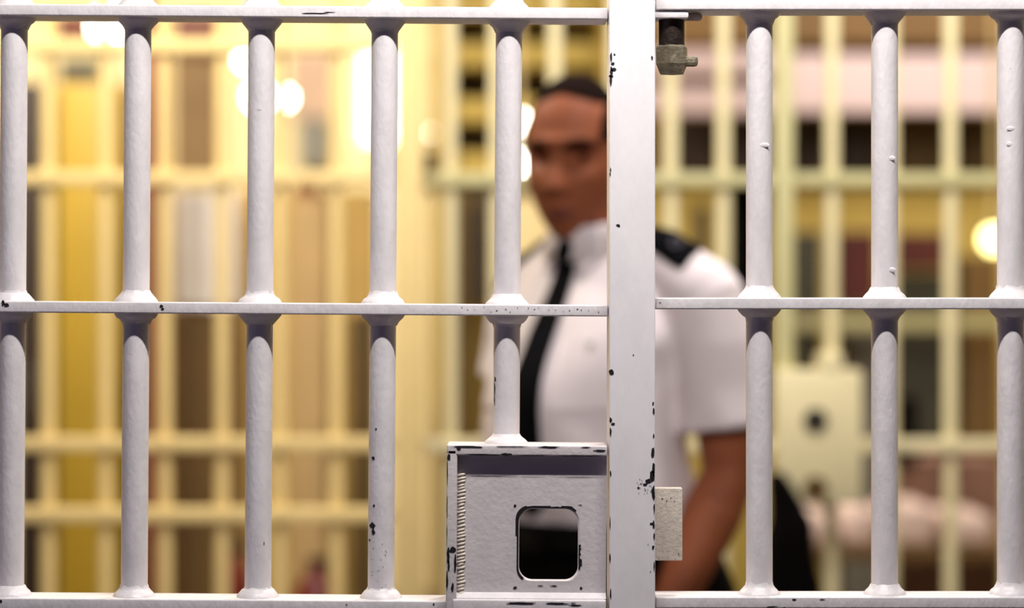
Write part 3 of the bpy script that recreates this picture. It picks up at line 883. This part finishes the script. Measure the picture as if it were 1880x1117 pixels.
def front_y(x, z):
    h = bvh.ray_cast(Vector((x, -1, z)), Vector((0, 1, 0)))
    return h[0].y if h[0] else -.1


def top_z_(x, y):
    h = bvh.ray_cast(Vector((x, y, 2.5)), Vector((0, 0, -1)))
    return h[0].z if h[0] else 1.45


def strip(bm, rows, off, axis, th=.004):
    """rows of (x, z|y) surface points lifted off the shirt and given thickness"""
    G = []
    for row in rows:
        G.append([bm.verts.new(p) for p in row])
    fs = []
    for a, b in zip(G, G[1:]):
        for i in range(len(a) - 1): fs.append(bm.faces.new((a[i], a[i + 1], b[i + 1], b[i])))
    r = bmesh.ops.extrude_face_region(bm, geom=fs)
    for v in [q for q in r['geom'] if isinstance(q, bmesh.types.BMVert)]: v.co += Vector(axis) * th


# tie
bm = bmesh.new(); rows = []
ys = []
for j in range(30):
    t = j / 29; z = 1.462 - t * .40
    w_ = .0165 + .021 * min(1, t * 1.1)
    if t > .93: w_ *= (1 - t) / .07 * .9 + .1
    sm = sum(front_y(0, z + q) for q in (-.02, 0, .02)) / 3
    rows.append([Vector((u * w_, min(sm, front_y(u * w_, z)) - .007 + .002 * abs(u), z)) for u in (-1, -.5, 0, .5, 1)])
strip(bm, rows, 0, (0, 1, 0), .004)
tie = obj('tie', bm, M['tie'], person)
bm = bmesh.new(); loft(bm, [(1.440, 0, front_y(0, 1.445) - .008, .012, .010), (1.455, 0, front_y(0, 1.45) - .012, .016, .012), (1.478, 0, -.084, .020, .012)], n=16); obj('knot', bm, M['tie'], tie)

# collar: stand and two wings
bm = bmesh.new(); R0 = []
N = 44
for i in range(N + 1):
    a = -PI / 2 + .10 + (2 * PI - .20) * i / N
    fr = (1 - math.sin(a)) / 2       # 1 in front, 0 behind
    rx, ry = .071, .074
    c, s = math.cos(a), math.sin(a)
    zt = 1.522 - .024 * fr; zl = 1.478 - .018 * fr
    fall = .018 + .020 * fr ** 3
    R0.append([Vector((c * (rx - .003), s * (ry - .003) - .012, zl)), Vector((c * (rx - .004), s * (ry - .003) - .014, zt)),
               Vector((c * (rx + .004), s * (ry + .004) - .014, zt - .001)), Vector((c * (rx + .016), s * (ry + .016) - .012, zt - fall - .016))])
strip(bm, R0, 0, (0, 0, 0), 0)
bmesh.ops.delete(bm, geom=[], context='VERTS')
bmesh.ops.remove_doubles(bm, verts=bm.verts[:], dist=1e-5)
co_ = obj('collar', bm, M['shirt'], person)
sm_ = co_.modifiers.new('s', 'SOLIDIFY'); sm_.thickness = .003
for sgn in (-1, 1):
    bm = bmesh.new()
    pts = [(.010, 1.488), (.052, 1.498), (.060, 1.455), (.042, 1.428), (.018, 1.452)]
    vs_ = [Vector((sgn * x, min(front_y(sgn * x, z) - .008, -.068 - (.02 - x * .3)), z)) for x, z in pts]
    f = bm.faces.new([bm.verts.new(v) for v in vs_])
    r_ = bmesh.ops.extrude_face_region(bm, geom=[f])
    for v in [q for q in r_['geom'] if isinstance(q, bmesh.types.BMVert)]: v.co.y += .004
    obj('collar_point', bm, M['shirt'], co_)

# shoulder straps
for sgn in (1, -1):
    bm = bmesh.new(); rows = []
    for j in range(12):
        t = j / 11; x = sgn * (.080 + t * .112); hwid = .019 + .004 * t
        yc = -.018 - .008 * t
        if j == 11: hwid *= .75
        rows.append([Vector((x, yc + u * hwid, top_z_(x, yc + u * hwid) + .004)) for u in (-1, -.6, -.2, .2, .6, 1)])
    strip(bm, rows, 0, (0, 0, 1), .005)
    ep = obj('shoulder_strap', bm, M['tie'], person)
    bm = bmesh.new(); x = sgn * .160; yc = -.024
    for q in range(8):
        a = q * PI / 4
        x2, y2 = x + .008 * math.cos(a), yc + .008 * math.sin(a)
        t = bmesh.new(); bmesh.ops.create_icosphere(t, subdivisions=1, radius=.0035); bmesh.ops.translate(t, verts=t.verts[:], vec=(x2, y2, top_z_(x2, y2) + .010)); merge(bm, t)
    obj('insignia', bm, M['insignia'], ep)
# placket buttons and breast pockets
for sgn in (1, -1):
    bm = bmesh.new(); rows = []
    for j in range(8):
        z = 1.335 - j * .016
        rows.append([Vector((sgn * x, front_y(sgn * x, z) - .004, z)) for x in (.05, .07, .09, .11, .13)])
    strip(bm, rows, 0, (0, 1, 0), .003); pk = obj('breast_pocket', bm, M['shirt'], person)
    bm = bmesh.new(); z = 1.322; t = bmesh.new(); bmesh.ops.create_icosphere(t, subdivisions=2, radius=.005); bmesh.ops.translate(t, verts=t.verts[:], vec=(sgn * .09, front_y(sgn * .09, z) - .005, z)); merge(bm, t)
    obj('button', bm, M['button'], pk)

# trousers, belt, shoes
bm = bmesh.new()
loft(bm, [(.80, 0, .03, .17, .115), (.86, 0, .035, .196, .140), (.93, 0, .035, .203, .150), (.985, 0, .010, .196, .150), (1.044, 0, -.018, .189, .152)], n=48)
for sgn in (-1, 1):
    tube(bm, [(sgn * .098, .03, .90), (sgn * .103, .02, .70), (sgn * .105, .01, .5), (sgn * .108, .025, .28), (sgn * .11, .025, .06)], [.100, .092, .078, .068, .066], n=30, dome=False)
remeshed('trousers', bm, .007, M['trouser'], person, 3)
bm = bmesh.new(); loft(bm, [(1.012, 0, -.008, .194, .156), (1.050, 0, -.018, .192, .156)], n=48, m=2); be = obj('belt', bm, M['leather'], person)
bm = bmesh.new(); box(bm, -.022, .022, -.176, -.160, 1.006, 1.040, .004); obj('buckle', bm, M['leather'], be)
for sgn in (-1, 1):
    bm = bmesh.new()
    x = sgn * .112
    rings = []
    for (y, w_, h0, h1) in ((.085, .022, 0, .05), (.07, .036, 0, .085), (.02, .038, 0, .095), (-.04, .040, 0, .075), (-.10, .048, 0, .058), (-.15, .046, 0, .046), (-.185, .030, .004, .034), (-.197, .012, .01, .022)):
        rings.append([bm.verts.new((x + sgn * (-.0) + w_ * math.cos(a), y, (h0 + h1) / 2 + (h1 - h0) / 2 * math.sin(a))) for a in [2 * PI * k / 20 for k in range(20)]])
    for a, b in zip(rings, rings[1:]):
        for k in range(20): bm.faces.new((a[k], a[(k + 1) % 20], b[(k + 1) % 20], b[k]))
    bm.faces.new(rings[0]); bm.faces.new(rings[-1])
    obj('shoe', bm, M['leather'], person)
person.rotation_euler = (0, 0, YAW)
